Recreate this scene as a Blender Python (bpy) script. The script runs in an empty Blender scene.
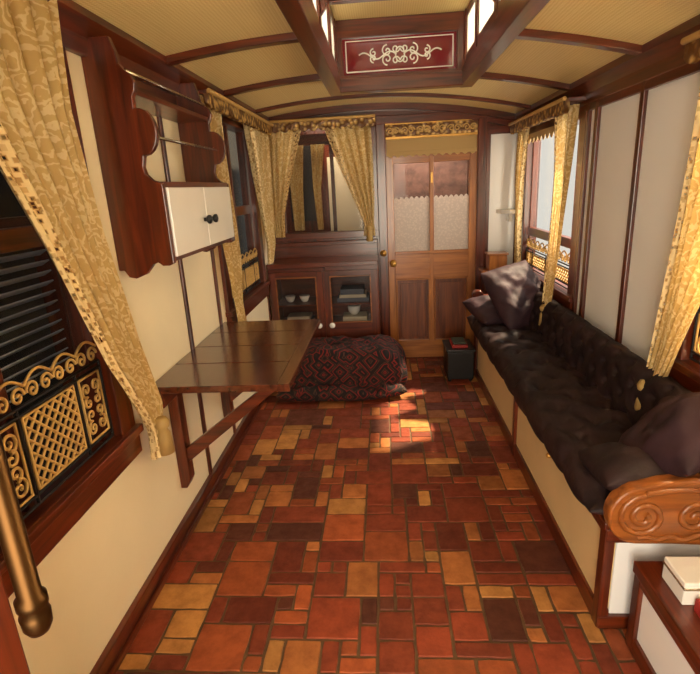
import bpy, bmesh, math, random
import numpy as np
from mathutils import Vector, Matrix, noise
random.seed(7)
JR=random.Random(99)
scene=bpy.context.scene
scene.view_settings.view_transform='Standard'
COL=scene.collection
XL,XR,D,YN=-.96,1.11,4.35,-.35

# ---------------------------------------------------------------- materials
def nt(name):
    m=bpy.data.materials.new(name); m.use_nodes=True
    t=m.node_tree; b=t.nodes['Principled BSDF']
    return m,t,b
def lin(c):
    return tuple(((v/255)/12.92 if v/255<=.04045 else ((v/255+.055)/1.055)**2.4) for v in c)+(1,)
def coords(t,scale=(1,1,1),kind='Object',rot=(0,0,0)):
    tc=t.nodes.new('ShaderNodeTexCoord'); mp=t.nodes.new('ShaderNodeMapping')
    mp.inputs['Scale'].default_value=scale; mp.inputs['Rotation'].default_value=rot
    t.links.new(tc.outputs[kind],mp.inputs['Vector']); return mp.outputs['Vector']
def ramp(t,fac,stops,interp='LINEAR'):
    r=t.nodes.new('ShaderNodeValToRGB'); r.color_ramp.interpolation=interp
    e=r.color_ramp.elements
    while len(e)<len(stops): e.new(.5)
    for i,(p,c) in enumerate(stops): e[i].position=p; e[i].color=c
    t.links.new(fac,r.inputs['Fac']); return r.outputs['Color']
def bump(t,b,h,strength=.2,dist=.01):
    n=t.nodes.new('ShaderNodeBump'); n.inputs['Strength'].default_value=strength; n.inputs['Distance'].default_value=dist
    t.links.new(h,n.inputs['Height']); t.links.new(n.outputs['Normal'],b.inputs['Normal'])
def plain(name,c,rough=.6,metal=0,var=.12,scale=6,bmp=.1,coat=0):
    m,t,b=nt(name); v=coords(t)
    n=t.nodes.new('ShaderNodeTexNoise'); n.inputs['Scale'].default_value=scale; n.inputs['Detail'].default_value=5
    t.links.new(v,n.inputs['Vector'])
    a=lin(c); lo=tuple(x*(1-var) for x in a[:3])+(1,); hi=tuple(min(1,x*(1+var)) for x in a[:3])+(1,)
    t.links.new(ramp(t,n.outputs['Fac'],[(.3,lo),(.7,hi)]),b.inputs['Base Color'])
    b.inputs['Roughness'].default_value=rough; b.inputs['Metallic'].default_value=metal
    b.inputs['Coat Weight'].default_value=coat
    if bmp: bump(t,b,n.outputs['Fac'],bmp,.005)
    return m
def wood(name,c1,c2,axis='z',rough=.3,coat=.4):
    m,t,b=nt(name)
    s={'x':(1.5,22,22),'y':(22,1.5,22),'z':(22,22,1.5)}[axis]
    v=coords(t,s)
    n=t.nodes.new('ShaderNodeTexNoise'); n.inputs['Scale'].default_value=1.6; n.inputs['Detail'].default_value=8; n.inputs['Distortion'].default_value=.8
    t.links.new(v,n.inputs['Vector'])
    t.links.new(ramp(t,n.outputs['Fac'],[(.3,lin(c1)),(.68,lin(c2))]),b.inputs['Base Color'])
    b.inputs['Roughness'].default_value=rough; b.inputs['Coat Weight'].default_value=coat; b.inputs['Coat Roughness'].default_value=.15
    bump(t,b,n.outputs['Fac'],.12,.004)
    return m
W1,W2=(52,17,7),(110,44,18)
MZ=wood('mahogany_z',W1,W2,'z'); MY=wood('mahogany_y',W1,W2,'y'); MX=wood('mahogany_x',W1,W2,'x')
TABLE=wood('table_wood',(54,23,12),(104,52,30),'y',.2,.7)
OAK=wood('door_oak',(124,68,26),(172,106,46),'z',.35,.4); OAKX=wood('door_oak_x',(124,68,26),(172,106,46),'x',.35,.4)
PANL=wood('door_panel_wood',(84,38,16),(124,64,28),'z',.35,.4)
CARV=wood('carved_arm_wood',(106,54,18),(160,92,38),'x',.3,.5)
CREAM=plain('cream_wall',(244,228,194),.7,var=.05,scale=2,bmp=.04)
CREAMP=plain('cream_panel',(226,196,144),.6,var=.07,scale=3,bmp=.04)
WHITE=plain('white_panel',(244,243,242),.35,var=.02,scale=2,bmp=.02)
BLACK=plain('black_paint',(18,14,12),.4)
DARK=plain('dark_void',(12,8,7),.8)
BRASS=plain('brass',(206,156,78),.35,.6,var=.1,bmp=.02)
DBRASS=plain('aged_brass',(70,46,20),.35,.9,var=.3,bmp=.02)
GOLDP=plain('gold_painted_iron',(206,166,98),.45,.2,var=.12,scale=20)
PORC=plain('porcelain',(242,239,232),.25,var=.02,bmp=0,coat=.5)
STEEL=plain('rod_metal',(190,180,165),.25,1,bmp=0)
def fabric(name,c,c2,rough=.55):
    m,t,b=nt(name); v=coords(t)
    n=t.nodes.new('ShaderNodeTexNoise'); n.inputs['Scale'].default_value=9; n.inputs['Detail'].default_value=7
    t.links.new(v,n.inputs['Vector'])
    t.links.new(ramp(t,n.outputs['Fac'],[(.35,lin(c)),(.7,lin(c2))]),b.inputs['Base Color'])
    b.inputs['Roughness'].default_value=rough; b.inputs['Specular IOR Level'].default_value=.25
    w=t.nodes.new('ShaderNodeTexNoise'); w.inputs['Scale'].default_value=22; w.inputs['Detail'].default_value=3
    t.links.new(v,w.inputs['Vector']); bump(t,b,w.outputs['Fac'],.35,.012)
    return m
SEAT=fabric('aubergine_velvet',(28,16,18),(48,30,31),.62)
PILL=fabric('pillow_velvet',(42,25,31),(62,40,46),.65)
def curtain_mat():
    m,t,b=nt('gold_damask_lace'); v=coords(t,(1,1,1),'UV')
    n=t.nodes.new('ShaderNodeTexVoronoi'); n.inputs['Scale'].default_value=14; n.feature='F1'
    d=t.nodes.new('ShaderNodeTexNoise'); d.inputs['Scale'].default_value=16; d.inputs['Detail'].default_value=3
    t.links.new(v,d.inputs['Vector'])
    mx=t.nodes.new('ShaderNodeMixRGB'); mx.inputs[0].default_value=.12
    t.links.new(v,mx.inputs[1]); t.links.new(d.outputs['Color'],mx.inputs[2]); t.links.new(mx.outputs[0],n.inputs['Vector'])
    w=t.nodes.new('ShaderNodeMath'); w.operation='SINE'; ml=t.nodes.new('ShaderNodeMath'); ml.operation='MULTIPLY'; ml.inputs[1].default_value=22
    t.links.new(n.outputs['Distance'],ml.inputs[0]); t.links.new(ml.outputs[0],w.inputs[0])
    c=ramp(t,w.outputs[0],[(.1,lin((214,180,114))),(.6,lin((238,214,158)))])
    t.links.new(c,b.inputs['Base Color']); b.inputs['Roughness'].default_value=.5
    bump(t,b,w.outputs[0],.15,.004)
    tr=t.nodes.new('ShaderNodeBsdfTranslucent'); t.links.new(c,tr.inputs['Color'])
    ms=t.nodes.new('ShaderNodeMixShader'); ms.inputs[0].default_value=.4
    t.links.new(b.outputs[0],ms.inputs[1]); t.links.new(tr.outputs[0],ms.inputs[2])
    t.links.new(ms.outputs[0],t.nodes['Material Output'].inputs['Surface'])
    return m
CURT=curtain_mat()
def lace_mat():
    m,t,b=nt('lace_border'); v=coords(t,(1,1,1),'UV')
    n=t.nodes.new('ShaderNodeTexVoronoi'); n.inputs['Scale'].default_value=60; n.distance='CHEBYCHEV'
    t.links.new(v,n.inputs['Vector'])
    c=ramp(t,n.outputs['Distance'],[(.25,lin((170,126,64))),(.45,lin((240,214,158)))])
    t.links.new(c,b.inputs['Base Color']); b.inputs['Roughness'].default_value=.7
    bump(t,b,n.outputs['Distance'],.5,.004)
    tr=t.nodes.new('ShaderNodeBsdfTransparent'); ms=t.nodes.new('ShaderNodeMixShader')
    hole=t.nodes.new('ShaderNodeMath'); hole.operation='LESS_THAN'; hole.inputs[1].default_value=.2
    t.links.new(n.outputs['Distance'],hole.inputs[0]); t.links.new(hole.outputs[0],ms.inputs[0])
    t.links.new(b.outputs[0],ms.inputs[1]); t.links.new(tr.outputs[0],ms.inputs[2])
    t.links.new(ms.outputs[0],t.nodes['Material Output'].inputs['Surface'])
    return m
LACE=lace_mat()
def pelmet_mat():
    m,t,b=nt('gilt_pelmet'); v=coords(t)
    n=t.nodes.new('ShaderNodeTexVoronoi'); n.inputs['Scale'].default_value=30
    t.links.new(v,n.inputs['Vector'])
    c=ramp(t,n.outputs['Distance'],[(.2,lin((216,176,102))),(.6,lin((100,62,24)))])
    t.links.new(c,b.inputs['Base Color']); b.inputs['Roughness'].default_value=.4; b.inputs['Metallic'].default_value=.2
    bump(t,b,n.outputs['Distance'],.7,.01); return m
PELM=pelmet_mat()
def ceil_mat():
    m,t,b=nt('woven_ceiling'); v=coords(t,(1,1,1),'Object',(0,0,math.radians(45)))
    n=t.nodes.new('ShaderNodeTexChecker'); n.inputs['Scale'].default_value=110
    t.links.new(v,n.inputs['Vector'])
    n.inputs['Color1'].default_value=lin((230,202,132)); n.inputs['Color2'].default_value=lin((246,222,158))
    t.links.new(n.outputs['Color'],b.inputs['Base Color']); b.inputs['Roughness'].default_value=.5
    bump(t,b,n.outputs['Fac'],.12,.002); return m
CEIL=ceil_mat()
def tile_mat():
    m,t,b=nt('terracotta_tiles'); a=t.nodes.new('ShaderNodeVertexColor'); a.layer_name='Col'
    v=coords(t); n=t.nodes.new('ShaderNodeTexNoise'); n.inputs['Scale'].default_value=14; n.inputs['Detail'].default_value=8; n.inputs['Roughness'].default_value=.65
    t.links.new(v,n.inputs['Vector'])
    mx=t.nodes.new('ShaderNodeMixRGB'); mx.blend_type='MULTIPLY'; mx.inputs[0].default_value=.8
    t.links.new(a.outputs['Color'],mx.inputs[1]); t.links.new(ramp(t,n.outputs['Fac'],[(.3,(.55,.5,.46,1)),(.62,(1.1,1.1,1.1,1))]),mx.inputs[2])
    t.links.new(mx.outputs[0],b.inputs['Base Color'])
    t.links.new(ramp(t,n.outputs['Fac'],[(.3,(.72,.72,.72,1)),(.7,(.46,.46,.46,1))]),b.inputs['Roughness'])
    b.inputs['Specular IOR Level'].default_value=.35
    n2=t.nodes.new('ShaderNodeTexNoise'); n2.inputs['Scale'].default_value=34; n2.inputs['Detail'].default_value=5
    t.links.new(v,n2.inputs['Vector']); bump(t,b,n2.outputs['Fac'],.4,.008); return m
TILE=tile_mat()
GROUT=plain('grout',(92,66,40),.8,var=.25,scale=25)
def rug_mat():
    m,t,b=nt('oriental_rug'); v=coords(t)
    n=t.nodes.new('ShaderNodeTexVoronoi'); n.inputs['Scale'].default_value=10; n.distance='MANHATTAN'
    t.links.new(v,n.inputs['Vector'])
    w=t.nodes.new('ShaderNodeMath'); w.operation='FRACT'; ml=t.nodes.new('ShaderNodeMath'); ml.operation='MULTIPLY'; ml.inputs[1].default_value=2.1
    t.links.new(n.outputs['Distance'],ml.inputs[0]); t.links.new(ml.outputs[0],w.inputs[0])
    c=ramp(t,w.outputs[0],[(0,lin((18,9,9))),(.3,lin((120,26,20))),(.48,lin((18,10,12))),(.70,lin((112,72,46))),(.75,lin((24,11,13)))],'CONSTANT')
    t.links.new(c,b.inputs['Base Color']); b.inputs['Roughness'].default_value=.9
    bump(t,b,n.outputs['Distance'],.3,.01); return m
RUG=rug_mat()
def glass_mat(name,col=(1,1,1),rough=0,alpha=.15):
    m,t,b=nt(name); b.inputs['Base Color'].default_value=(*col,1); b.inputs['Roughness'].default_value=.05+rough
    tr=t.nodes.new('ShaderNodeBsdfTransparent'); ms=t.nodes.new('ShaderNodeMixShader'); ms.inputs[0].default_value=alpha
    t.links.new(tr.outputs[0],ms.inputs[1]); t.links.new(b.outputs[0],ms.inputs[2]); t.links.new(ms.outputs[0],t.nodes['Material Output'].inputs['Surface'])
    return m
GLASS=glass_mat('window_glass',(.05,.05,.05),0,.12)
def frosted(name,c,tl=.5,pattern=False):
    m,t,b=nt(name); b.inputs['Roughness'].default_value=.4
    tr=t.nodes.new('ShaderNodeBsdfTranslucent')
    if pattern:
        v=coords(t); n=t.nodes.new('ShaderNodeTexVoronoi'); n.inputs['Scale'].default_value=60; t.links.new(v,n.inputs['Vector'])
        cc=ramp(t,n.outputs['Distance'],[(.2,lin(c)),(.6,lin(tuple(int(x*.94) for x in c)))])
        t.links.new(cc,b.inputs['Base Color']); t.links.new(cc,tr.inputs['Color'])
    else:
        b.inputs['Base Color'].default_value=lin(c); tr.inputs['Color'].default_value=lin(c)
    ms=t.nodes.new('ShaderNodeMixShader'); ms.inputs[0].default_value=tl
    t.links.new(b.outputs[0],ms.inputs[1]); t.links.new(tr.outputs[0],ms.inputs[2]); t.links.new(ms.outputs[0],t.nodes['Material Output'].inputs['Surface'])
    return m
FROST=frosted('frosted_glass',(236,224,212),.6,True)
NETG=frosted('obscured_glass',(235,230,218),.7)
LANTG=frosted('lantern_glass',(225,225,220),.6)
REDG=plain('ruby_glass',(112,12,24),.15,var=.05,coat=.8,bmp=0)
REDB=plain('brick_outside',(122,86,70),.7,var=.4,scale=14)

# ---------------------------------------------------------------- mesh helpers
class MB:
    def __init__(s,name,parent=None,bevel=0,jit=True):
        s.n=name; s.bm=bmesh.new(); s.mats=[]; s.p=parent; s.bev=bevel; s.jit=jit
    def mi(s,m):
        if m not in s.mats: s.mats.append(m)
        return s.mats.index(m)
    def box(s,x0,x1,y0,y1,z0,z1,m):
        i=s.mi(m)
        if s.jit:
            j=lambda:JR.uniform(.0,.0008)
            x0-=j();x1+=j();y0-=j();y1+=j();z0-=j();z1+=j()
        vs=[s.bm.verts.new((x,y,z)) for x in (x0,x1) for y in (y0,y1) for z in (z0,z1)]
        for f in ((0,1,3,2),(4,6,7,5),(0,4,5,1),(2,3,7,6),(0,2,6,4),(1,5,7,3)):
            s.bm.faces.new([vs[k] for k in f]).material_index=i
        return s
    def prism(s,pts,axis,a,b,m):
        i=s.mi(m)
        def P(p,w):
            return {0:(w,p[0],p[1]),1:(p[0],w,p[1]),2:(p[0],p[1],w)}[axis]
        A=[s.bm.verts.new(P(p,a)) for p in pts]; B=[s.bm.verts.new(P(p,b)) for p in pts]
        s.bm.faces.new(A).material_index=i; s.bm.faces.new(B[::-1]).material_index=i
        n=len(pts)
        for k in range(n):
            s.bm.faces.new([A[k],B[k],B[(k+1)%n],A[(k+1)%n]]).material_index=i
        return s
    def cyl(s,p0,p1,r0,m,r1=None,seg=16):
        i=s.mi(m); r1=r0 if r1 is None else r1
        p0,p1=Vector(p0),Vector(p1); d=(p1-p0).normalized()
        a=d.orthogonal().normalized(); b=d.cross(a)
        A=[];B=[]
        for k in range(seg):
            t=2*math.pi*k/seg; o=a*math.cos(t)+b*math.sin(t)
            A.append(s.bm.verts.new(p0+o*r0)); B.append(s.bm.verts.new(p1+o*r1))
        s.bm.faces.new(A[::-1]).material_index=i; s.bm.faces.new(B).material_index=i
        for k in range(seg):
            f=s.bm.faces.new([A[k],A[(k+1)%seg],B[(k+1)%seg],B[k]]); f.material_index=i; f.smooth=True
        return s
    def lathe(s,c,d,prof,m,seg=20):
        i=s.mi(m); c=Vector(c); d=Vector(d).normalized(); a=d.orthogonal().normalized(); b=d.cross(a); rings=[]
        for t,r in prof:
            r=max(r,.0003)
            rings.append([s.bm.verts.new(c+d*t+(a*math.cos(2*math.pi*k/seg)+b*math.sin(2*math.pi*k/seg))*r) for k in range(seg)])
        for A,B in zip(rings[:-1],rings[1:]):
            for k in range(seg):
                f=s.bm.faces.new([A[k],A[(k+1)%seg],B[(k+1)%seg],B[k]]); f.material_index=i; f.smooth=True
        s.bm.faces.new(rings[0][::-1]).material_index=i; s.bm.faces.new(rings[-1]).material_index=i
        return s
    def ball(s,c,r,m,sc=(1,1,1)):
        i=s.mi(m); g=bmesh.ops.create_uvsphere(s.bm,u_segments=16,v_segments=10,radius=r)
        for v in g['verts']: v.co=Vector((v.co.x*sc[0],v.co.y*sc[1],v.co.z*sc[2]))+Vector(c)
        fs=set(f for v in g['verts'] for f in v.link_faces)
        for f in fs: f.material_index=i; f.smooth=True
        return s
    def done(s):
        bmesh.ops.recalc_face_normals(s.bm,faces=s.bm.faces)
        me=bpy.data.meshes.new(s.n); s.bm.to_mesh(me); s.bm.free()
        for m in s.mats: me.materials.append(m)
        o=bpy.data.objects.new(s.n,me); COL.objects.link(o)
        if s.p: o.parent=s.p
        if s.bev:
            b=o.modifiers.new('bev','BEVEL'); b.width=s.bev; b.segments=2; b.limit_method='ANGLE'; b.angle_limit=math.radians(50)
        return o
def empty(name):
    e=bpy.data.objects.new(name,None); COL.objects.link(e); return e
def curve(name,splines,r,m,parent=None,res=2):
    cu=bpy.data.curves.new(name,'CURVE'); cu.dimensions='3D'; cu.bevel_depth=r; cu.bevel_resolution=res
    for pts in splines:
        sp=cu.splines.new('POLY'); sp.points.add(len(pts)-1)
        for q,p in zip(sp.points,pts): q.co=(*p,1)
        sp.use_smooth=True
    cu.materials.append(m)
    o=bpy.data.objects.new(name,cu); COL.objects.link(o)
    if parent: o.parent=parent
    return o
def spiral(cx,cy,r0,turns,a0,sgn=1,n=26,rmin=.12):
    return [(cx+r0*(1-(1-rmin)*k/n)*math.cos(a0+sgn*2*math.pi*turns*k/n), cy+r0*(1-(1-rmin)*k/n)*math.sin(a0+sgn*2*math.pi*turns*k/n)) for k in range(n+1)]

# ---------------------------------------------------------------- room shell
def wall(name,axis,a,b,s0,s1,z0,z1,holes,m):
    mb=MB(name,jit=False)
    ss=sorted({s0,s1,*[h[0] for h in holes],*[h[1] for h in holes]}); zz=sorted({z0,z1,*[h[2] for h in holes],*[h[3] for h in holes]})
    for i in range(len(ss)-1):
        for j in range(len(zz)-1):
            cs,cz=(ss[i]+ss[i+1])/2,(zz[j]+zz[j+1])/2
            if any(h[0]<cs<h[1] and h[2]<cz<h[3] for h in holes): continue
            if axis==0: mb.box(a,b,ss[i],ss[i+1],zz[j],zz[j+1],m)
            else: mb.box(ss[i],ss[i+1],a,b,zz[j],zz[j+1],m)
    bmesh.ops.remove_doubles(mb.bm,verts=mb.bm.verts,dist=1e-5)
    seen={}
    mb.bm.verts.index_update()
    for f in list(mb.bm.faces):
        seen.setdefault(frozenset(v.index for v in f.verts),[]).append(f)
    for k,l in seen.items():
        if len(l)>1: bmesh.ops.delete(mb.bm,geom=l,context='FACES_ONLY')
    return mb.done()
HL1=(.70,1.58,.68,1.95); HL2=(2.98,3.86,.80,1.92)
HR1=(.55,1.88,.80,1.84); HR2=(3.06,4.14,.80,1.80)
wall('wall_left',0,XL-.08,XL,YN,D+.08,-.02,2.15,[HL1,HL2],CREAM)
wall('wall_right',0,XR,XR+.08,YN,D+.08,-.02,2.15,[HR1,HR2],CREAM)
wall('wall_far',1,D,D+.06,XL,XR,-.02,2.22,[(-.84,-.12,1.14,2.0),(.06,.73,.02,1.72)],MZ)
wall('wall_near',1,YN-.08,YN,XL,XR,-.02,2.22,[(-.45,.4,.0,1.95)],CREAM)

# floor tiles
mb=MB('floor',jit=False); mb.box(XL-.08,XR+.08,YN-.08,D+.9,-.06,-.005,GROUT)
u=.064; nx=int((XR-XL)/u)+1; ny=int((D-YN)/u)+1
used=np.zeros((nx,ny),bool)
pal=[((136,60,36),4.2),((114,48,30),3.0),((156,78,42),3.4),((182,126,68),3.0),((94,48,34),1.8),((168,102,54),2.8),((126,56,34),2.8)]
collay=mb.bm.loops.layers.color.new('Col'); ti=mb.mi(TILE)
sizes=[((1,1),1.6),((2,1),5),((1,2),3.4),((2,2),2.6),((3,2),3.4),((2,3),2.2),((3,3),1.3),((4,2),.9),((4,4),.5),((3,1),1.5)]
for f in mb.bm.faces:
    for l in f.loops: l[collay]=(.1,.06,.03,1)
for j in range(ny):
    for i in range(nx):
        if used[i,j]: continue
        opts=[(s,w) for s,w in sizes if i+s[0]<=nx and j+s[1]<=ny and not used[i:i+s[0],j:j+s[1]].any()]
        (w,h),=random.choices([o[0] for o in opts],[o[1] for o in opts])
        used[i:i+w,j:j+h]=True
        x0,x1=XL+i*u,min(XR,XL+(i+w)*u); y0,y1=YN+j*u,min(D,YN+(j+h)*u)
        if x1-x0<.02 or y1-y0<.02: continue
        c=random.choices([p[0] for p in pal],[p[1] for p in pal])[0]
        k=random.uniform(.88,1.1); c=tuple(min(1,v/255*k) for v in c)+(1,)
        g=.0045; pts=[]
        for (ax,ay),(bx,by) in (((x0,y0),(x1,y0)),((x1,y0),(x1,y1)),((x1,y1),(x0,y1)),((x0,y1),(x0,y0))):
            L=math.hypot(bx-ax,by-ay); n=max(2,int(L/.035))
            for q in range(n):
                t=q/n; pts.append((ax+(bx-ax)*t,ay+(by-ay)*t))
        cx,cy=(x0+x1)/2,(y0+y1)/2; T=[];B=[];I=[]
        dz=random.uniform(-.0008,.0008)
        for px,py in pts:
            sx=1 if px>cx+1e-6 else -1; sy=1 if py>cy+1e-6 else -1
            jx,jy=random.uniform(-.0018,.0018),random.uniform(-.0018,.0018)
            fx=(px-cx)/(x1-x0)*2; fy=(py-cy)/(y1-y0)*2
            qx=px-fx*g+jx; qy=py-fy*g+jy
            e=.0015 if abs(fx)>.9 and abs(fy)>.9 else 0
            qx-=sx*e*abs(fx); qy-=sy*e*abs(fy)
            B.append(mb.bm.verts.new((qx,qy,-.007))); T.append(mb.bm.verts.new((qx,qy,-.002+dz))); I.append(mb.bm.verts.new((qx-fx*.0025,qy-fy*.0025,dz)))
        n=len(pts); fs=[mb.bm.faces.new(I)]
        for q in range(n):
            fs.append(mb.bm.faces.new([B[q],B[(q+1)%n],T[(q+1)%n],T[q]])); fs.append(mb.bm.faces.new([T[q],T[(q+1)%n],I[(q+1)%n],I[q]]))
        for f in fs:
            f.material_index=ti
            for l in f.loops: l[collay]=c
mb.done()

# ceiling
xm,hw=.075,1.035
def cz(x): 
    t=(x-xm)/hw; return 2.0+.11*(1-t*t)-.045*t
def arch(mb,x0,x1,y0,y1,dz0,dz1,m,n=10):
    i=mb.mi(m); xs=[x0+(x1-x0)*k/n for k in range(n+1)]
    rows=[[mb.bm.verts.new((x,y,cz(x)+d)) for x in xs] for y,d in ((y0,dz0),(y0,dz1),(y1,dz1),(y1,dz0))]
    for a in range(4):
        A,Bq=rows[a],rows[(a+1)%4]
        for k in range(n):
            mb.bm.faces.new([A[k],A[k+1],Bq[k+1],Bq[k]]).material_index=i
    for k in (0,n): mb.bm.faces.new([r[k] for r in rows]).material_index=i
LX0,LX1,LY=-.25,.50,3.32
LZ=2.42
mb=MB('ceiling')
arch(mb,XL-.05,LX0,YN,LY,0,.04,CEIL); arch(mb,LX1,XR+.05,YN,LY,0,.04,CEIL); arch(mb,XL-.05,XR+.05,LY,D+.06,0,.04,CEIL,20)
mb.box(LX0-.03,LX1+.03,YN,LY+.05,LZ,LZ+.04,CEIL)
mb.done()
mb=MB('trim_1',bevel=.004)
for y in (.6,1.46,2.32,3.12):
    arch(mb,XL,LX0-.03,y-.025,y+.025,-.028,.005,MX); arch(mb,LX1+.03,XR,y-.025,y+.025,-.028,.005,MX)
arch(mb,XL,XR,D-.07,D+.01,-.05,.005,MX,20); arch(mb,XL,XR,D-.035,D+.01,-.09,-.04,MX,20)
arch(mb,XL,XR,3.85,3.89,-.022,.005,MX,20)
zl,zr=cz(XL),cz(XR)
mb.prism([(XL,zl-.10),(XL+.025,zl-.10),(XL+.035,zl-.05),(XL+.08,zl-.01),(XL+.08,zl+.03),(XL,zl+.03)],1,YN,D,MY)
mb.prism([(XR,zr-.10),(XR-.025,zr-.10),(XR-.035,zr-.05),(XR-.08,zr-.01),(XR-.08,zr+.03),(XR,zr+.03)],1,YN,D,MY)
mb.done()
# lantern (raised clerestory)
mb=MB('trim_2',bevel=.004)
for x0,x1,s in ((LX0-.05,LX0+.02,1),(LX1-.02,LX1+.05,-1)):
    mb.box(x0,x1,YN,LY+.05,2.035,2.13,MY)
    xi=x0+.03 if s==1 else x0+.015
    mb.box(xi,xi+.025,YN,LY,2.13,2.19,MY); mb.box(xi,xi+.025,YN,LY,LZ-.04,LZ,MY)
    for y in (.5,1.0,1.5,1.98,2.45,2.92,LY-.03): mb.box(xi-.005,xi+.03,y-.03,y+.03,2.12,LZ,MZ)
    mb.box(xi+.008,xi+.016,YN,LY,2.18,LZ-.03,LANTG)
mb.box(LX0,LX1,LY-.05,LY+.03,2.035,2.11,MX); mb.box(LX0,LX1,LY-.02,LY+.03,2.09,2.13,MX)
mb.box(LX0,LX1,LY-.02,LY+.03,2.325,LZ,MX); mb.box(LX0,LX0+.04,LY-.02,LY+.03,2.12,2.33,MZ); mb.box(LX1-.05,LX1,LY-.02,LY+.03,2.12,2.33,MZ)
for y in (1.98,2.92): mb.box(LX0,LX1,y-.02,y+.02,LZ-.03,LZ,MX)
for xc,s in ((LX0+.01,1),(LX1-.01,-1)):
    for y in (1.98,2.45):
        mb.prism([(xc,LZ-.0),(xc+s*.12,LZ),(xc+s*.11,LZ-.03),(xc+s*.07,LZ-.035),(xc+s*.075,LZ-.07),(xc+s*.04,LZ-.075),(xc+s*.05,LZ-.12),(xc+s*.02,LZ-.13),(xc+s*.025,LZ-.19),(xc,LZ-.22)],1,y-.01,y+.01,MZ)
mb.done()
fan=empty('window_fanlight')
MB('red_glass_pane',fan).box(LX0+.03,LX1-.04,LY,LY+.01,2.125,2.33,REDG).done()
WL=PORC; sp=[]
cx,cyz=.125,2.228
x0,x1,z0,z1=LX0+.06,LX1-.07,2.148,2.31
def P2(l,y): return [(a,y,b) for a,b in l]
sp.append(P2([(x0,z0),(x1,z0),(x1,z1),(x0,z1),(x0,z0)],LY-.003))
for s in (-1,1):
    sp.append(P2(spiral(cx+s*.075,cyz+.022,.032,1.3,math.pi/2,-s),LY-.003)); sp.append(P2(spiral(cx+s*.075,cyz-.022,.032,1.3,-math.pi/2,s),LY-.003))
    sp.append(P2(spiral(cx+s*.155,cyz+.015,.022,1.2,math.pi/2,-s),LY-.003)); sp.append(P2(spiral(cx+s*.155,cyz-.015,.022,1.2,-math.pi/2,s),LY-.003))
    sp.append(P2([(cx+s*(.02+.22*k/20),cyz+.018*math.sin(k/20*9)) for k in range(21)],LY-.003))
    sp.append(P2(spiral(cx+s*.025,cyz+.032,.024,1.2,0 if s<0 else math.pi,s),LY-.003)); sp.append(P2(spiral(cx+s*.025,cyz-.032,.024,1.2,0 if s<0 else math.pi,-s),LY-.003))
sp.append(P2([(cx+.026*math.cos(a*math.pi/8),cyz+.04*math.sin(a*math.pi/8)) for a in range(17)],LY-.003))
curve('etched_ornament',sp,.0042,WL,fan)

# wall trim
MB('baseboard_left',bevel=.004).box(XL,XL+.025,YN,D,0,.085,MY).box(XL,XL+.035,YN,D,0,.03,MY).done()
mb=MB('trim_3',bevel=.003)
for y in (2.32,2.78): mb.box(XL,XL+.012,y-.014,y+.014,.085,zl-.09,MZ)
mb.box(XL,XL+.012,3.986,4.014,.085,.8,MZ)
mb.done()
mb=MB('trim_4',bevel=.003)
mb.box(XR-.008,XR-.001,1.92,3.02,.70,1.85,WHITE)
for y,w in ((1.92,.03),(2.38,.022),(2.85,.026),(2.96,.018)): mb.box(XR-.025,XR-.001,y-w,y+w*.6,.62,zr-.08,MZ)
mb.box(XR-.024,XR-.001,1.9,3.0,1.82,zr-.08,MY); mb.box(XR-.024,XR-.001,YN,D,.62,.70,MY)
mb.done()

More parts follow.
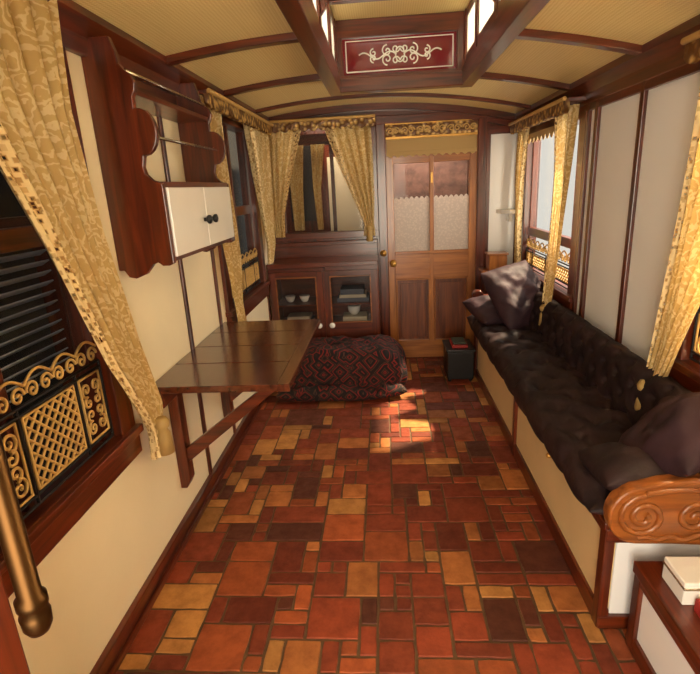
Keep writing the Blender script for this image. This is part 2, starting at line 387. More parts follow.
# ---------------------------------------------------------------- windows
def side_window(name,h,x,side,mid,iron,glass=None,mull=True):
    e=empty(name); y0,y1,z0,z1=h; s=side
    def bx(mb,a,b,ya,yb,za,zb,m):
        xa,xb=sorted((x+s*a,x+s*b)); mb.box(xa,xb,ya,yb,za,zb,m)
    mb=MB('frame',e,.004)
    w=.075
    bx(mb,-.08,.022,y0-w,y0+.02,z0-.02,z1+w,MZ); bx(mb,-.08,.022,y1-.02,y1+w,z0-.02,z1+w,MZ)
    bx(mb,-.08,.022,y0-w,y1+w,z1-.01,z1+w*.8,MY); bx(mb,-.08,.03,y0-w,y1+w,z0-.09,z0+.02,MY)
    bx(mb,-.08,.045,y0-w-.01,y1+w+.01,z0-.01,z0+.018,MY)
    bx(mb,-.06,-.02,y0,y1,mid-.03,mid+.03,MY)
    if mull: bx(mb,-.06,-.02,(y0+y1)/2-.015,(y0+y1)/2+.015,z0,z1,MZ)
    sw=.06 if mull else .04
    bx(mb,-.06,-.02,y1-sw,y1,z0,z1,MZ); bx(mb,-.06,-.02,y0,y0+sw,z0,z1,MZ)
    mb.done()
    mb=MB('pane',e); bx(mb,-.045,-.04,y0,y1,z0,z1,glass or GLASS); mb.done()
    if iron:
        iz0,iz1,npan=iron; X=x-s*.008; sp=[];bars=[]
        def L(l): return [(X,a,b) for a,b in l]
        ya,yb=y0+.03,y1-.03; H=iz1-iz0
        top=iz1-.09*H/.36
        edges=[ya]; k=0
        ws=[.24,.15,.24,.13][:npan] if npan==4 else [1]*npan
        tot=sum(ws)
        for q in ws: edges.append(edges[-1]+q/tot*(yb-ya))
        for z in (iz0,iz0+.025,top,top-.02): bars.append(L([(ya,z),(yb,z)]))
        for yy in edges: bars.append(L([(yy,iz0),(yy,top)]))
        for i in range(npan):
            a,b=edges[i]+.015,edges[i+1]-.015; c,d=iz0+.035,top-.03
            sp.append(L([(a,c),(b,c),(b,d),(a,d),(a,c)]))
            if i%2==0:
                st=.038; n=int((b-a+d-c)/st)
                for q in range(1,n+1):
                    o=q*st
                    p=(a+max(0,o-(d-c)),c+min(o,d-c)); r=(a+min(o,b-a),c+max(0,o-(b-a)))
                    sp.append(L([p,r])); sp.append(L([(a+b-p[0],p[1]),(a+b-r[0],r[1])]))
            else:
                m_,hh=(a+b)/2,(d-c)/2; rr=(b-a)/4.2
                for ss in (-1,1):
                    for v in (-1,1):
                        sp.append(L(spiral(m_+ss*rr,c+hh+v*hh*.62,rr*.95,1.4,v*math.pi/2*-1,ss*v)))
                        sp.append(L(spiral(m_+ss*rr*.9,c+hh+v*hh*.2,rr*.8,1.2,v*math.pi/2,-ss*v)))
        ncr=max(4,int((yb-ya)/.11)); cw=(yb-ya)/ncr
        for q in range(ncr):
            m_=ya+(q+.5)*cw
            sp.append(L(spiral(m_-cw*.25,top+.028,.026,1.4,math.pi,-1))); sp.append(L(spiral(m_+cw*.25,top+.028,.026,1.4,0,1)))
            sp.append(L([(m_-cw*.5+cw*t/10,top+.05+.028*math.sin(math.pi*t/10)) for t in range(11)]))
        curve('iron_scrolls',sp,.0045,GOLDP,e); curve('iron_bars',bars,.005,BLACK,e)
    return e
side_window('window_1',HL1,XL,1,1.41,(.71,1.08,4))
side_window('window_2',HL2,XL,1,1.38,(.83,1.08,4))
side_window('window_3',HR1,XR,-1,1.38,(.83,1.10,4),glass=NETG)
side_window('window_4',HR2,XR,-1,1.10,(.83,1.02,4),mull=False)
SL=plain('slat_blue',(190,198,216),.35)
mb=MB('louvres_and_dark_board'); mb.box(XL-.40,XL-.38,HL1[0]-.5,5.4,-.02,2.2,DARK)  # dark board added behind the slats so both left windows look out on darkness
for k in range(15):
    z=.86+k*.036; mb.prism([(XL-.25,z),(XL-.22,z+.018),(XL-.217,z+.014),(XL-.247,z-.003)],1,.9,1.72,SL)
mb.box(XL-.27,XL-.2,1.72,1.80,.0,2.0,MZ); mb.box(XL-.27,XL-.2,.9,1.8,1.38,1.46,MY)
mb.done()

# ---------------------------------------------------------------- curtains
def curtain(name,wallk,rows,folds,amp,lace=None,parent=None,seed=0):
    rnd=random.Random(seed); ph=rnd.random()*6
    n=folds*10; nr=40
    zs=[r[0] for r in rows][::-1]; 
    def at(z,k): return float(np.interp(z,zs,[r[k] for r in rows][::-1]))
    W=max(abs(r[2]-r[1]) for r in rows)*1.5
    bm=bmesh.new(); uv=bm.loops.layers.uv.new('UVMap'); g=[]
    ztop,zbot=rows[0][0],rows[-1][0]
    for j in range(nr+1):
        z=ztop+(zbot-ztop)*j/nr; s0,s1,off=at(z,1),at(z,2),at(z,3); row=[]
        squeeze=abs(s1-s0)/ (W/1.5)
        for i in range(n+1):
            t=i/n; a=amp*(.55+.45*squeeze)
            w=math.sin(t*folds*2*math.pi+ph+.5*math.sin(z*3+ph))+.3*math.sin(t*folds*4.7+z*5)
            o=off+a*w; s=s0+(s1-s0)*(t+.25/folds*math.sin(t*folds*4*math.pi)*.3)
            if wallk=='L': p=(XL+o,s,z)
            elif wallk=='R': p=(XR-o,s,z)
            elif wallk=='B': p=(s,D+.18+o,z)
            else: p=(s,D-o,z)
            row.append(bm.verts.new(p))
        g.append(row)
    for j in range(nr):
        for i in range(n):
            f=bm.faces.new([g[j][i],g[j][i+1],g[j+1][i+1],g[j+1][i]]); f.smooth=True
            for l,(a,b) in zip(f.loops,((i,j),(i+1,j),(i+1,j+1),(i,j+1))): l[uv].uv=(a/n*W,(ztop-zbot)*b/nr)
            if lace:
                tt=i/n
                if (lace=='lo' and tt<.2) or (lace=='hi' and tt>.84) : f.material_index=1
    me=bpy.data.meshes.new(name); bm.to_mesh(me); bm.free(); me.materials.append(CURT); me.materials.append(LACE)
    o=bpy.data.objects.new(name,me); COL.objects.link(o)
    if parent: o.parent=parent
    return o
def tassel(parent,p,s=1):
    mb=MB('tieback_tassel',parent); p=Vector(p)
    mb.lathe(p,(0,0,-1),[(-.025*s,.012*s),(-.02*s,.024*s),(0,.034*s),(.02*s,.03*s),(.03*s,.02*s),(.05*s,.03*s),(.14*s,.036*s)],CURT)
    mb.done()
e=empty('lace_curtain')
curtain('drape','L',[(2.04,.98,1.55,.07),(1.75,1.08,1.51,.08),(1.4,1.27,1.56,.08),(1.0,1.45,1.67,.08),(.74,1.61,1.77,.075),(.66,1.66,1.75,.07),(.56,1.63,1.79,.08)],7,.02,'lo',parent=e,seed=1)
tassel(e,(XL+.095,1.705,.68),.9)
e=empty('lace_curtain.001')
curtain('drape','L',[(1.97,2.66,3.02,.07),(1.5,2.70,3.0,.08),(1.1,2.82,3.04,.08),(.85,2.90,3.03,.07),(.72,2.88,3.04,.08)],5,.022,'hi',parent=e,seed=2)
e=empty('lace_curtain.002')
curtain('drape','L',[(1.97,3.55,4.12,.07),(1.5,3.66,4.1,.08),(1.1,3.82,4.08,.08),(.96,3.85,3.98,.07)],5,.022,'lo',parent=e,seed=3)
e=empty('lace_curtain.003')
curtain('drape','F',[(1.98,-.93,-.62,.05),(1.6,-.93,-.74,.05),(1.3,-.92,-.82,.05),(1.12,-.91,-.83,.05)],4,.015,'hi',parent=e,seed=4)
e=empty('lace_curtain.004')
curtain('drape','F',[(1.98,-.46,-.08,.05),(1.7,-.36,-.07,.055),(1.4,-.24,-.07,.055),(1.2,-.16,-.08,.05),(1.1,-.17,-.07,.055)],5,.017,'lo',parent=e,seed=5)
tassel(e,(-.12,D-.06,1.17),.8)
e=empty('lace_curtain.005')
curtain('drape','R',[(1.86,3.98,4.2,.06),(1.5,4.02,4.2,.07),(1.1,4.05,4.18,.07),(.8,4.06,4.16,.06)],3,.018,'lo',parent=e,seed=6)
e=empty('lace_curtain.006')
curtain('drape','R',[(1.86,2.98,3.26,.08),(1.5,3.0,3.20,.09),(1.1,3.04,3.20,.10),(.8,3.10,3.20,.11),(.70,3.11,3.18,.12),(.58,3.08,3.22,.12)],5,.02,'hi',parent=e,seed=7)
tassel(e,(XR-.13,3.145,.72),.8)
e=empty('lace_curtain.007')
curtain('drape','R',[(1.86,1.25,1.84,.07),(1.6,1.42,1.85,.08),(1.2,1.62,1.88,.085),(.9,1.76,1.91,.09),(.72,1.84,1.94,.09),(.60,1.80,1.96,.10)],6,.022,'hi',parent=e,seed=8)
tassel(e,(XR-.12,1.89,.71),.9)
mb=MB('lace_valance')
zt=1.80
for k in range(10):
    y0=3.2+k*.085
    pts=[(y0,zt),(y0,zt-.03)]+[(y0+.085*q/6,zt-.03-.035*math.sin(math.pi*q/6)) for q in range(1,6)]+[(y0+.085,zt-.03),(y0+.085,zt)]
    mb.prism(pts,0,XR-.04,XR-.036,LACE)
mb.done()
def pelmet(name,wallk,s0,s1,z0,z1):
    mb=MB(name,bevel=.003); n=max(3,int((s1-s0)/.07)); w=(s1-s0)/n
    pts=[(s0,z1),(s0,z0)]
    for k in range(n):
        for q in range(1,6): pts.append((s0+(k+q/6)*w,z0-.022*math.sin(math.pi*q/6)))
        pts.append((s0+(k+1)*w,z0))
    pts.append((s1,z1))
    if wallk=='L': mb.prism(pts,0,XL+.10,XL+.125,PELM); mb.box(XL+.001,XL+.12,s0,s1,z1-.015,z1+.005,MY); a=(XL+.13,s0,z1);b=(XL+.13,s1,z1)
    if wallk=='R': mb.prism(pts,0,XR-.135,XR-.11,PELM); mb.box(XR-.12,XR-.002,s0,s1,z1-.015,z1+.005,MY); a=(XR-.14,s0,z1);b=(XR-.14,s1,z1)
    if wallk=='F': mb.prism(pts,1,D-.125,D-.10,PELM); mb.box(s0,s1,D-.12,D-.002,z1-.015,z1+.005,MX); a=(s0,D-.13,z1);b=(s1,D-.13,z1)
    mb.cyl(a,b,.011,GOLDP); mb.done()
pelmet('gilt_pelmet','L',2.66,4.16,1.93,1.985)
pelmet('gilt_pelmet.001','F',-.94,-.04,1.955,2.015)
pelmet('gilt_pelmet.002','R',2.98,4.2,1.84,1.89)
pelmet('gilt_pelmet.003','R',.6,1.88,1.84,1.89)

# ---------------------------------------------------------------- far wall pieces
e=empty('window_5')
mb=MB('frame',e,.004)
mb.box(-.90,-.83,D-.025,D+.06,1.10,2.02,MZ).box(-.13,-.04,D-.025,D+.06,1.10,2.02,MZ).box(-.90,-.04,D-.025,D+.06,1.99,2.04,MX).box(-.9,-.04,D-.03,D+.06,1.09,1.145,MX)
mb.done()
MB('pane',e).box(-.84,-.12,D+.03,D+.035,1.14,2.0,GLASS).done()
VB=D+.75
mb=MB('wall_vestibule'); mb.box(-1.0,1.15,VB,VB+.04,-.02,2.2,MZ).box(-1.0,-.96,D+.06,VB,-.02,2.2,MZ).box(1.11,1.15,D+.06,VB,-.02,2.2,MZ).box(-1,1.15,D+.06,VB+.04,2.16,2.2,CEIL).box(-.02,.0,D+.06,VB,-.02,2.2,MZ)
mb.box(-.52,-.20,VB-.02,VB-.001,.9,1.78,CREAM).box(-.90,-.66,VB-.015,VB-.001,1.2,1.9,BLACK)
mb.box(.02,.8,VB-.02,VB-.001,0,1.95,REDB)
mb.done()
e=empty('lace_curtain.008')
curtain('drape','B',[(1.86,-.80,-.66,.03),(1.5,-.80,-.69,.03),(1.15,-.79,-.7,.03)],3,.012,parent=e,seed=9)
e=empty('lace_curtain.009')
curtain('drape','B',[(1.86,-.60,-.48,.03),(1.5,-.60,-.53,.03),(1.15,-.58,-.53,.03)],3,.012,parent=e,seed=10)
mb=MB('trim_5'); mb.box(-.96,-.02,D+.3,D+.34,1.86,1.95,MX).box(-.45,-.42,D+.3,D+.34,1.1,1.9,MZ).done()
# door
e=empty('door_1')
mb=MB('door_frame',e,.004)
mb.box(-.04,.03,D-.04,D+.06,0,2.0,MZ).box(.76,.83,D-.04,D+.06,0,1.98,MZ).box(-.04,.83,D-.045,D-.001,1.96,2.02,MX).done()
mb=MB('door_leaf',e,.003); a,b=.03,.76; y0,y1=D-.02,D+.03
mb.box(a,a+.06,y0,y1,.01,1.96,OAK).box(b-.06,b,y0,y1,.01,1.96,OAK).box(.38,.415,y0,y1,.16,1.70,OAK)
for z0_,z1_ in ((.01,.16),(.72,.95),(1.66,1.96)): mb.box(a+.059,b-.059,y0+.002,y1-.002,z0_,z1_,OAKX)
for c,d in ((a+.06,.38),(.415,b-.06)):
    mb.box(c,d,y0+.018,y1-.01,.15,.73,PANL)
    mb.box(c+.035,d-.035,y0+.008,y1-.012,.20,.68,PANL)
    for q in ((c,c+.012),(d-.012,d)): mb.box(q[0],q[1],y0-.006,y1-.014,.16,.72,OAK)
    mb.box(c+.012,d-.012,y0-.004,y1-.014,.16,.172,OAKX).box(c+.012,d-.012,y0-.004,y1-.014,.708,.72,OAKX)
mb.box(a+.06,b-.06,y0-.006,y0+.002,.93,.955,OAKX)
mb.done()
mb=MB('frosted_lights',e)
for c,d in ((a+.06,.38),(.415,b-.06)):
    mb.box(c,d,D+.004,D+.008,.93,1.66,GLASS)
    n=7; w=(d-c)/n; pts=[(c,.93),(c,1.38)]
    for k in range(n):
        for q in range(1,5): pts.append((c+(k+q/4)*w,1.38+.02*math.sin(math.pi*q/4)))
    pts+= [(d,.93)]
    mb.prism(pts,1,D,D+.003,FROST)
mb.done()
mb=MB('valance_board',e,.002)
mb.box(.035,.755,D-.03,D-.021,1.86,1.955,PELM).box(.035,.755,D-.034,D-.021,1.845,1.862,BRASS).box(.035,.755,D-.034,D-.021,1.952,1.965,BRASS)
pts=[(.04,1.845),(.04,1.73)]
for k in range(12):
    for q in range(1,5): pts.append((.04+(k+q/4)*.71/12,1.73-.025*math.sin(math.pi*q/4)))
pts.append((.75,1.845)); mb.prism(pts,1,D-.028,D-.024,CURT)
mb.box(.04,.75,D-.032,D-.028,1.72,1.75,CURT)
mb.done()
sp=[]
for k in range(6):
    c=.095+k*.12
    sp.append(P2(spiral(c-.025,1.905,.028,1.4,math.pi,-1),D-.034)); sp.append(P2(spiral(c+.025,1.905,.028,1.4,0,1),D-.034))
curve('valance_scrolls',sp,.005,GOLDP,e)
mb=MB('door_knob',e); mb.lathe((.07,D-.02,.86),(0,-1,0),[(0,.028),(.006,.026),(.01,.01),(.03,.01),(.035,.022),(.05,.028),(.062,.02),(.066,0)],BRASS).done()
mb=MB('key_plate',e); mb.lathe((-.01,D-.04,.95),(0,-1,0),[(0,.028),(.006,.024),(.012,.012),(.02,.01),(.021,0)],BRASS)
mb.box(.39,.405,D-.034,D-.02,1.50,1.58,BRASS).done()
mb=MB('trim_6',bevel=.003)
mb.box(.85,1.08,D-.012,D-.001,.68,1.86,WHITE).box(.83,.86,D-.025,D-.001,.1,1.9,MZ).box(1.07,XR,D-.025,D-.001,.1,1.9,MZ).box(.83,XR,D-.027,D-.001,1.84,1.9,MX).box(.83,XR,D-.03,D-.001,.60,.69,MX).done()
MB('corner_shelf',bevel=.003).prism([(.92,D-.013),(1.07,D-.013),(1.085,D-.20),(.99,D-.19),(.94,D-.12)],2,1.235,1.265,PORC).prism([(1.0,D-.013),(1.03,D-.013),(1.03,D-.12),(1.0,D-.12)],2,1.17,1.236,PORC).done()

# display cabinet
e=empty('display_cabinet'); cy0,cy1,cxa,cxb=4.0,D-.002,-.94,-.055
mb=MB('carcass',e,.004)
mb.box(cxa,cxa+.03,cy0,cy1,.02,.91,MZ).box(cxb-.03,cxb,cy0,cy1,.02,.91,MZ).box(cxa,cxb,cy0-.03,cy1,.905,.94,MX).box(cxa-.0,cxb,cy0-.01,cy1,.0,.14,MX)
mb.box(cxa,cxb,cy1-.02,cy1,.02,1.06,MX).box(cxa,cxb,cy0,cy0+.03,.855,.91,MX).box(cxa,cxb,cy0+.02,cy1,.58,.595,MX).box(cxa,cxb,cy0+.02,cy1,.40,.42,MX)
mb.box(-.52,-.475,cy0-.005,cy0+.03,.14,.9,MZ).box(cxa,cxb,cy1-.05,cy1,1.04,1.07,MX)
mb.done()
mb=MB('glazed_doors',e,.003)
for c,d in ((cxa+.01,-.50),(-.495,cxb-.01)):
    mb.box(c,c+.055,cy0-.022,cy0,.15,.87,MZ).box(d-.055,d,cy0-.022,cy0,.15,.87,MZ).box(c+.054,d-.054,cy0-.02,cy0,.82,.87,MX).box(c+.054,d-.054,cy0-.02,cy0,.15,.45,MX)
    mb.box(c+.05,d-.05,cy0-.012,cy0-.008,.45,.83,GLASS)
    mb.box(c+.05,c+.06,cy0-.028,cy0-.02,.44,.83,CARV).box(d-.06,d-.05,cy0-.028,cy0-.02,.44,.83,CARV).box(c+.05,d-.05,cy0-.028,cy0-.02,.82,.83,CARV).box(c+.05,d-.05,cy0-.028,cy0-.02,.445,.455,CARV)
mb.done()
mb=MB('door_knobs',e)
for x in (-.545,-.44): mb.lathe((x,cy0-.02,.43),(0,-1,0),[(0,.008),(.012,.008),(.016,.02),(.028,.024),(.038,.016),(.042,0)],PORC)
mb.done()
mb=MB('books_and_china',e)
cols=[plain('book_cream',(200,190,170),.7),plain('book_green',(60,66,50),.7),plain('book_blue',(90,96,110),.6),plain('book_red',(160,40,34),.6)]
mb.box(-.36,-.16,cy0+.06,cy0+.24,.421,.47,cols[0]).box(-.85,-.62,cy0+.08,cy0+.24,.421,.45,cols[2]).box(-.83,-.64,cy0+.08,cy0+.24,.451,.48,cols[0])
mb.box(-.40,-.14,cy0+.06,cy0+.26,.596,.63,cols[2]).box(-.38,-.16,cy0+.06,cy0+.26,.631,.655,cols[0]).box(-.37,-.18,cy0+.07,cy0+.25,.656,.70,cols[2])
for x in (-.80,-.68): mb.lathe((x,cy0+.14,.596),(0,0,1),[(0,.02),(.01,.03),(.05,.045),(.055,.04)],PORC)
mb.lathe((-.27,cy0+.16,.471),(0,0,1),[(0,.03),(.03,.05),(.07,.055),(.075,.05)],PORC)
mb.done()

# ---------------------------------------------------------------- wall shelf cupboard (left)
e=empty('wall_shelf_cupboard'); W0,W1_=1.77,2.56; zt=2.0
def side_outline():
    o=[(0,zt),(.10,zt),(.115,1.955),(.12,1.92),(.135,1.90),(.155,1.885),(.165,1.86),(.16,1.835),(.15,1.82)]
    for k in range(11):
        a=math.radians(100-k*19); o.append((.158+.056*math.cos(a),1.71+.075*math.sin(a)))
    o+=[(.155,1.62),(.15,1.60),(.155,1.575),(.175,1.555),(.205,1.545),(.208,1.53),(.208,1.27)]
    o+=[(.19,1.262),(.165,1.262),(.15,1.275),(.13,1.268),(.10,1.235),(.06,1.22),(.035,1.225),(.02,1.25),(0,1.25)]
    return [(XL+.001+x,z) for x,z in o]
mb=MB('side_panels',e,.003)
for y in (W0,W1_-.025): mb.prism(side_outline(),1,y,y+.025,MZ)
mb.done()
mb=MB('shelves',e,.003); q0,q1=W0+.024,W1_-.024
mb.box(XL+.002,XL+.15,q0,q1,1.83,1.848,MY).box(XL+.002,XL+.205,q0,q1,1.53,1.55,MY).box(XL+.002,XL+.2,q0,q1,1.272,1.29,MY).box(XL+.002,XL+.012,q0,q1,1.84,1.99,MY)
mb.box(XL+.002,XL+.01,q0,q1,1.28,1.54,MY)
mb.done()
mb=MB('cupboard_doors',e,.003)
ym=(W0+W1_)/2
for a,b in ((W0+.03,ym-.003),(ym+.003,W1_-.026)):
    mb.box(XL+.196,XL+.214,a,b,1.29,1.53,PORC)
for y in (ym-.04,ym+.04): mb.lathe((XL+.214,y,1.40),(1,0,0),[(0,.008),(.012,.008),(.018,.018),(.03,.018),(.036,0)],BLACK)
mb.done()
mb=MB('guard_rods',e)
mb.cyl((XL+.175,W0+.01,1.70),(XL+.175,W1_-.01,1.70),.006,STEEL).cyl((XL+.135,W0+.01,1.90),(XL+.135,W1_-.01,1.90),.006,STEEL).done()

# ---------------------------------------------------------------- folding wall table
e=empty('folding_wall_table'); tz=.775
mb=MB('table_top',e,.004)
tx1=-.385; ty0,ty1=1.82,2.84
ws=[ty0,2.10,2.35,2.60,ty1]
for a,b in zip(ws[:-1],ws[1:]): mb.box(XL+.004,tx1-.05,a+.001,b-.001,tz-.028,tz,TABLE)
mb.box(tx1-.05,tx1,ty0,ty1,tz-.03,tz+.001,TABLE)
mb.done()
mb=MB('bracket',e,.004)
for y in (2.0,2.66):
    mb.prism([(XL+.001,.70),(XL+.05,.70),(XL+.05,.26),(XL+.03,.22),(XL+.001,.22)],1,y-.03,y+.03,MZ)
    mb.box(XL+.001,tx1-.1,y-.02,y+.02,tz-.075,tz-.029,MX)
    p=[(XL+.03,.33),(XL+.03,.40),(tx1-.14,tz-.07),(tx1-.07,tz-.07)]
    mb.prism(p,1,y-.018,y+.018,MX)
mb.box(XL+.002,XL+.05,ty0+.02,ty1-.02,tz-.10,tz-.028,MY)
mb.done()

# ---------------------------------------------------------------- soft furnishings
def blob(name,c,size,m,p=4,rot=0,flat=.0,seed=0,wr=.02,parent=None,tuft=None,n=(60,60),tilt=(0,0),fold=0):
    bm=bmesh.new(); nu,nv=n; sx,sy,sz=size
    def prof(u): return max(0,1-abs(u)**p)**.5
    R=Matrix.Rotation(rot,3,'Z')@Matrix.Rotation(tilt[0],3,'X')@Matrix.Rotation(tilt[1],3,'Y')
    top=[];bot=[]
    for j in range(nv+1):
        rt=[];rb=[]
        for i in range(nu+1):
            u=math.sin((-1+2*i/nu)*math.pi/2) if not tuft else (-1+2*i/nu); v=math.sin((-1+2*j/nv)*math.pi/2) if not tuft else (-1+2*j/nv)
            if tuft:
                u=math.copysign(1-(1-abs(u))**1.3,u); v=math.copysign(1-(1-abs(v))**1.15,v)
            h=prof(u)*prof(v); x=u*sx/2; y=v*sy/2; q=Vector((x*6+seed*7,y*6,seed))
            w=noise.noise(q)*wr+noise.noise(q*2.7)*wr*.5
            z=sz/2*h
            if tuft:
                tx,ty,dep=tuft; a=x/tx;b=y/ty
                g=min((( (a-round(a))**2+(b-round(b))**2)),(((a-.5-round(a-.5))**2+(b-.5-round(b-.5))**2)))
                z+= (-dep*math.exp(-g/.012) - dep*.35*math.exp(-g/.08))*min(1,h*1.2)
            for lst,sg in ((rt,1),(rb,-1)):
                zz=z*sg+ (w*h if sg>0 else 0)
                if sg<0: zz*= (1-flat)
                k=1
                if fold: k=1+fold*math.sin(12*math.atan2(v,u)+seed)*(1-zz/(sz/2))*.5+fold*.9*(1-zz/(sz/2))*.5
                pt=R@Vector((x*k*(1+.03*noise.noise(q*1.3)),y*k*(1+.02*noise.noise(q*1.7)),zz)); lst.append(bm.verts.new(pt+Vector(c)))
        top.append(rt);bot.append(rb)
    for j in range(nv):
        for i in range(nu):
            for g,fl in ((top,0),(bot,1)):
                l=[g[j][i],g[j][i+1],g[j+1][i+1],g[j+1][i]]
                f=bm.faces.new(l[::-1] if fl else l); f.smooth=True
    bmesh.ops.remove_doubles(bm,verts=bm.verts,dist=.0008)
    me=bpy.data.meshes.new(name); bm.to_mesh(me); bm.free(); me.materials.append(m)
    o=bpy.data.objects.new(name,me); COL.objects.link(o)
    if parent: o.parent=parent
    return o
e=empty('rug_floor_cushion')
blob('draped_body',(-.35,3.70,.185),(.90,.46,.36),RUG,9,.0,seed=1,wr=.035,parent=e,fold=.08,n=(90,90))
blob('front_fold',(-.42,3.47,.055),(.80,.20,.11),RUG,4,-.02,seed=4,wr=.05,parent=e)
blob('end_fold',(-.02,3.56,.06),(.22,.34,.12),RUG,3,.3,seed=3,wr=.05,parent=e)

e=empty('bench_sofa'); BX=.69; by0,by1=1.44,3.86
mb=MB('bench_box',e,.004)
mb.box(BX+.012,XR-.03,by0+.02,by1-.01,.0,.38,CREAMP)
mb.box(BX,BX+.035,by0,by1,0,.075,MY).box(BX,BX+.035,by0,by1,.365,.42,MY).box(BX-.008,XR-.03,by0,by1,.395,.42,MY)
for y in (by0,2.60,by1-.04): mb.box(BX-.003,BX+.03,y,y+.04,0,.4,MZ)
mb.box(BX,XR-.03,by0-.005,by0+.03,0,.05,MX).box(BX,XR-.03,by0-.005,by0+.03,.35,.4,MX).box(XR-.08,XR-.03,by0-.005,by0+.03,0,.4,MZ)
mb.box(BX+.04,XR-.08,by0+.01,by0+.02,.05,.36,WHITE)
mb.ball((BX-.004,2.02,.335),.012,BRASS)
mb.done()
blob('seat_mattress',((.615+1.03)/2,(1.42+3.86)/2,.485),(1.03-.615,2.46,.15),SEAT,9,0,seed=5,wr=.02,parent=e,tuft=(.2,.24,.022),n=(60,260))
blob('tufted_back',(XR-.105,2.72,.62),(.30,2.35,.11),SEAT,7,0,seed=6,wr=.01,parent=e,tuft=(.13,.14,.022),n=(50,260),tilt=(0,math.radians(-80)))
mb=MB('carved_arm',e,.008)
pts=[]
cx_,cz_=.745,.50
for k in range(13):
    a=math.radians(270-k*15); pts.append((cx_+.09*math.cos(a),cz_+.10*math.sin(a)))
pts+=[(.80,.615),(.88,.625),(.97,.62),(1.075,.615),(1.075,.395),(.95,.395),(.85,.40)]
mb.prism(pts,1,1.365,1.415,CARV)
mb.done()
sp=[]
F=1.365
def CV(l): return [(a,F,b-.005) for a,b in l]
sp.append(CV(spiral(.755,.505,.075,1.9,math.pi*.5,1)))
sp.append(CV([(.755+.31*k/20,.585+.012*math.sin(k/20*5)) for k in range(21)]))
sp.append(CV(spiral(.905,.50,.065,1.7,-math.pi*.5,1))); sp.append(CV([(.745+.17*k/14,.43+.006*math.sin(k)) for k in range(15)]))
sp.append(CV(spiral(1.02,.51,.045,1.4,math.pi,-1)))
curve('arm_carving',sp,.010,CARV,e)
mb=MB('far_arm',e,.006); mb.box(.70,XR-.03,by1-.01,by1+.03,.0,.66,MZ).cyl((.70,by1-.03,.66),(.70,by1+.04,.66),.04,MZ).done()
blob('arm_roll',(.86,1.54,.56),(.40,.28,.12),SEAT,4,0,seed=8,wr=.02,parent=e,tilt=(math.radians(-10),0))

blob('throw_pillow',(.94,1.58,.66),(.34,.38,.16),PILL,2.6,.2,seed=11,wr=.03,tilt=(math.radians(-28),math.radians(-38)))
blob('throw_pillow.001',(.90,3.46,.74),(.44,.44,.20),PILL,2.6,.75,seed=12,wr=.04,tilt=(math.radians(55),math.radians(-10)))
blob('throw_pillow.002',(.80,3.58,.61),(.40,.36,.16),PILL,2.8,.3,seed=13,wr=.03,tilt=(math.radians(12),0))
mb=MB('wooden_casket',bevel=.004); mb.box(.80,1.0,4.08,4.28,.0,.78,MZ).box(.78,1.02,4.06,4.30,.78,.80,OAKX).box(.83,.97,4.11,4.25,.80,.92,OAK).box(.82,.98,4.10,4.26,.92,.935,OAKX).done()
mb=MB('magazine_box',bevel=.006); mb.box(.46,.66,3.74,4.02,.02,.24,BLACK).box(.45,.67,3.73,4.03,.24,.26,BLACK)
for px in (.48,.64):
    for py in (3.76,4.0): mb.cyl((px,py,0),(px,py,.03),.015,BLACK)
mb.box(.5,.62,3.78,3.98,.261,.285,cols[3]).box(.51,.61,3.8,3.96,.286,.30,cols[1]); mb.done()

e=empty('storage_step_box')
mb=MB('frame_and_panels',e,.004); sx=.76
mb.box(sx+.012,XR-.03,.32,1.36,0,.29,WHITE)
mb.box(sx,sx+.03,.3,1.38,0,.06,MY).box(sx-.008,XR-.03,.3,1.38,.29,.33,MY).box(sx,sx+.03,.3,1.38,.26,.30,MY)
for y in (.3,.85,1.34): mb.box(sx-.002,sx+.03,y,y+.04,0,.3,MZ)
mb.box(sx,XR-.03,1.355,1.38,0,.3,MX)
mb.done()
mb=MB('first_aid_tin',bevel=.006); mb.box(.80,.95,1.20,1.31,.331,.405,PORC).box(.797,.953,1.197,1.313,.382,.389,STEEL).done()
mb=MB('red_book',bevel=.003); mb.box(.825,.98,1.09,1.185,.331,.337,cols[3]).box(.83,.976,1.094,1.181,.337,.364,cols[0]).box(.825,.98,1.09,1.185,.364,.371,cols[3]).box(.822,.83,1.09,1.185,.331,.371,cols[3]).done()

# ---------------------------------------------------------------- open entrance door with brass grab rail
e=empty('door_2')
MB('leaf',e,.004).box(-.465,-.420,YN+.01,.425,.02,1.94,MZ).done()
mb=MB('brass_grab_rail',e); gx,gy=-.372,.40
mb.lathe((gx,gy,1.07),(0,0,1),[(0,.004),(.002,.010),(.010,.014),(.024,.015),(.031,.0125),(.035,.015),(.045,.015),(.049,.0115),(.55,.0115),(.60,.015),(.62,.0)],DBRASS,28)
mb.cyl((gx,gy,1.24),(-.421,gy,1.24),.006,DBRASS).cyl((gx,gy,1.6),(-.421,gy,1.6),.006,DBRASS).done()

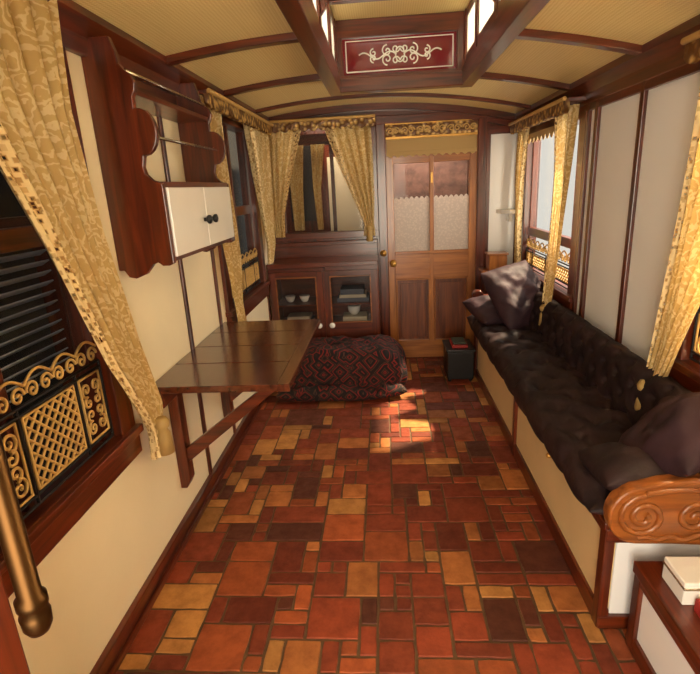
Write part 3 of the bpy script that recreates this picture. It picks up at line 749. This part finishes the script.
# ---------------------------------------------------------------- light
def area(name,loc,rot,sx,sy,power,col):
    l=bpy.data.lights.new(name,'AREA'); l.shape='RECTANGLE'; l.size=sx; l.size_y=sy; l.energy=power; l.color=col
    o=bpy.data.objects.new(name,l); o.location=loc; o.rotation_euler=rot; COL.objects.link(o); return o
R_=math.radians
area('daylight_near_window',(XR+.5,1.2,1.5),(0,R_(82),0),1.3,1.5,185,(1,.88,.66))
area('daylight_doorway',(-.02,YN-.3,1.25),(R_(86),0,0),.85,1.7,64,(1,.87,.67))
area('daylight_far_window',(XR+.5,3.6,1.6),(0,R_(80),0),1.0,1.1,40,(1,.9,.74))
area('added_vestibule_fill',(.4,D+.4,2.1),(0,0,0),.5,.3,20,(1,.9,.78))  # added fill that brightens the frosted door panes from behind, not a fixture
area('added_vestibule_fill_left',(-.5,D+.45,2.1),(0,0,0),.5,.2,7,(1,.82,.6))  # added fill for the recess behind the far-wall window, no fixture there
area('lantern_daylight_left',(LX0-.25,1.6,2.32),(0,R_(-90),0),.3,3.2,34,(1,.93,.78))
area('lantern_daylight_right',(LX1+.25,1.6,2.32),(0,R_(90),0),.3,3.2,30,(1,.93,.78))
s=bpy.data.lights.new('sun','SUN'); s.energy=20; s.angle=R_(3); s.color=(1,.8,.52)
o=bpy.data.objects.new('sun',s); COL.objects.link(o)
o.rotation_euler=Vector((-.93,-.46,-1.35)).to_track_quat('-Z','Y').to_euler()
w=bpy.data.worlds.new('world'); scene.world=w; w.use_nodes=True
w.node_tree.nodes['Background'].inputs['Color'].default_value=(.9,.87,.78,1); w.node_tree.nodes['Background'].inputs['Strength'].default_value=1.0

# ---------------------------------------------------------------- camera
f=507.2;p,y,r=map(math.radians,(16.46,4.37,-2.99))
fwd=Vector((-math.sin(y)*math.cos(p),math.cos(y)*math.cos(p),-math.sin(p)))
right=Vector((math.cos(y),math.sin(y),0)); up=right.cross(fwd)
r2=math.cos(r)*right+math.sin(r)*up; u2=-math.sin(r)*right+math.cos(r)*up
c=bpy.data.cameras.new('camera'); c.sensor_fit='HORIZONTAL'; c.sensor_width=36; c.lens=36*f/700; c.clip_start=.02
co=bpy.data.objects.new('camera',c); COL.objects.link(co)
M=Matrix((r2,u2,-fwd)).transposed().to_4x4(); M.translation=Vector((0,0,1.5)); co.matrix_world=M
scene.camera=co
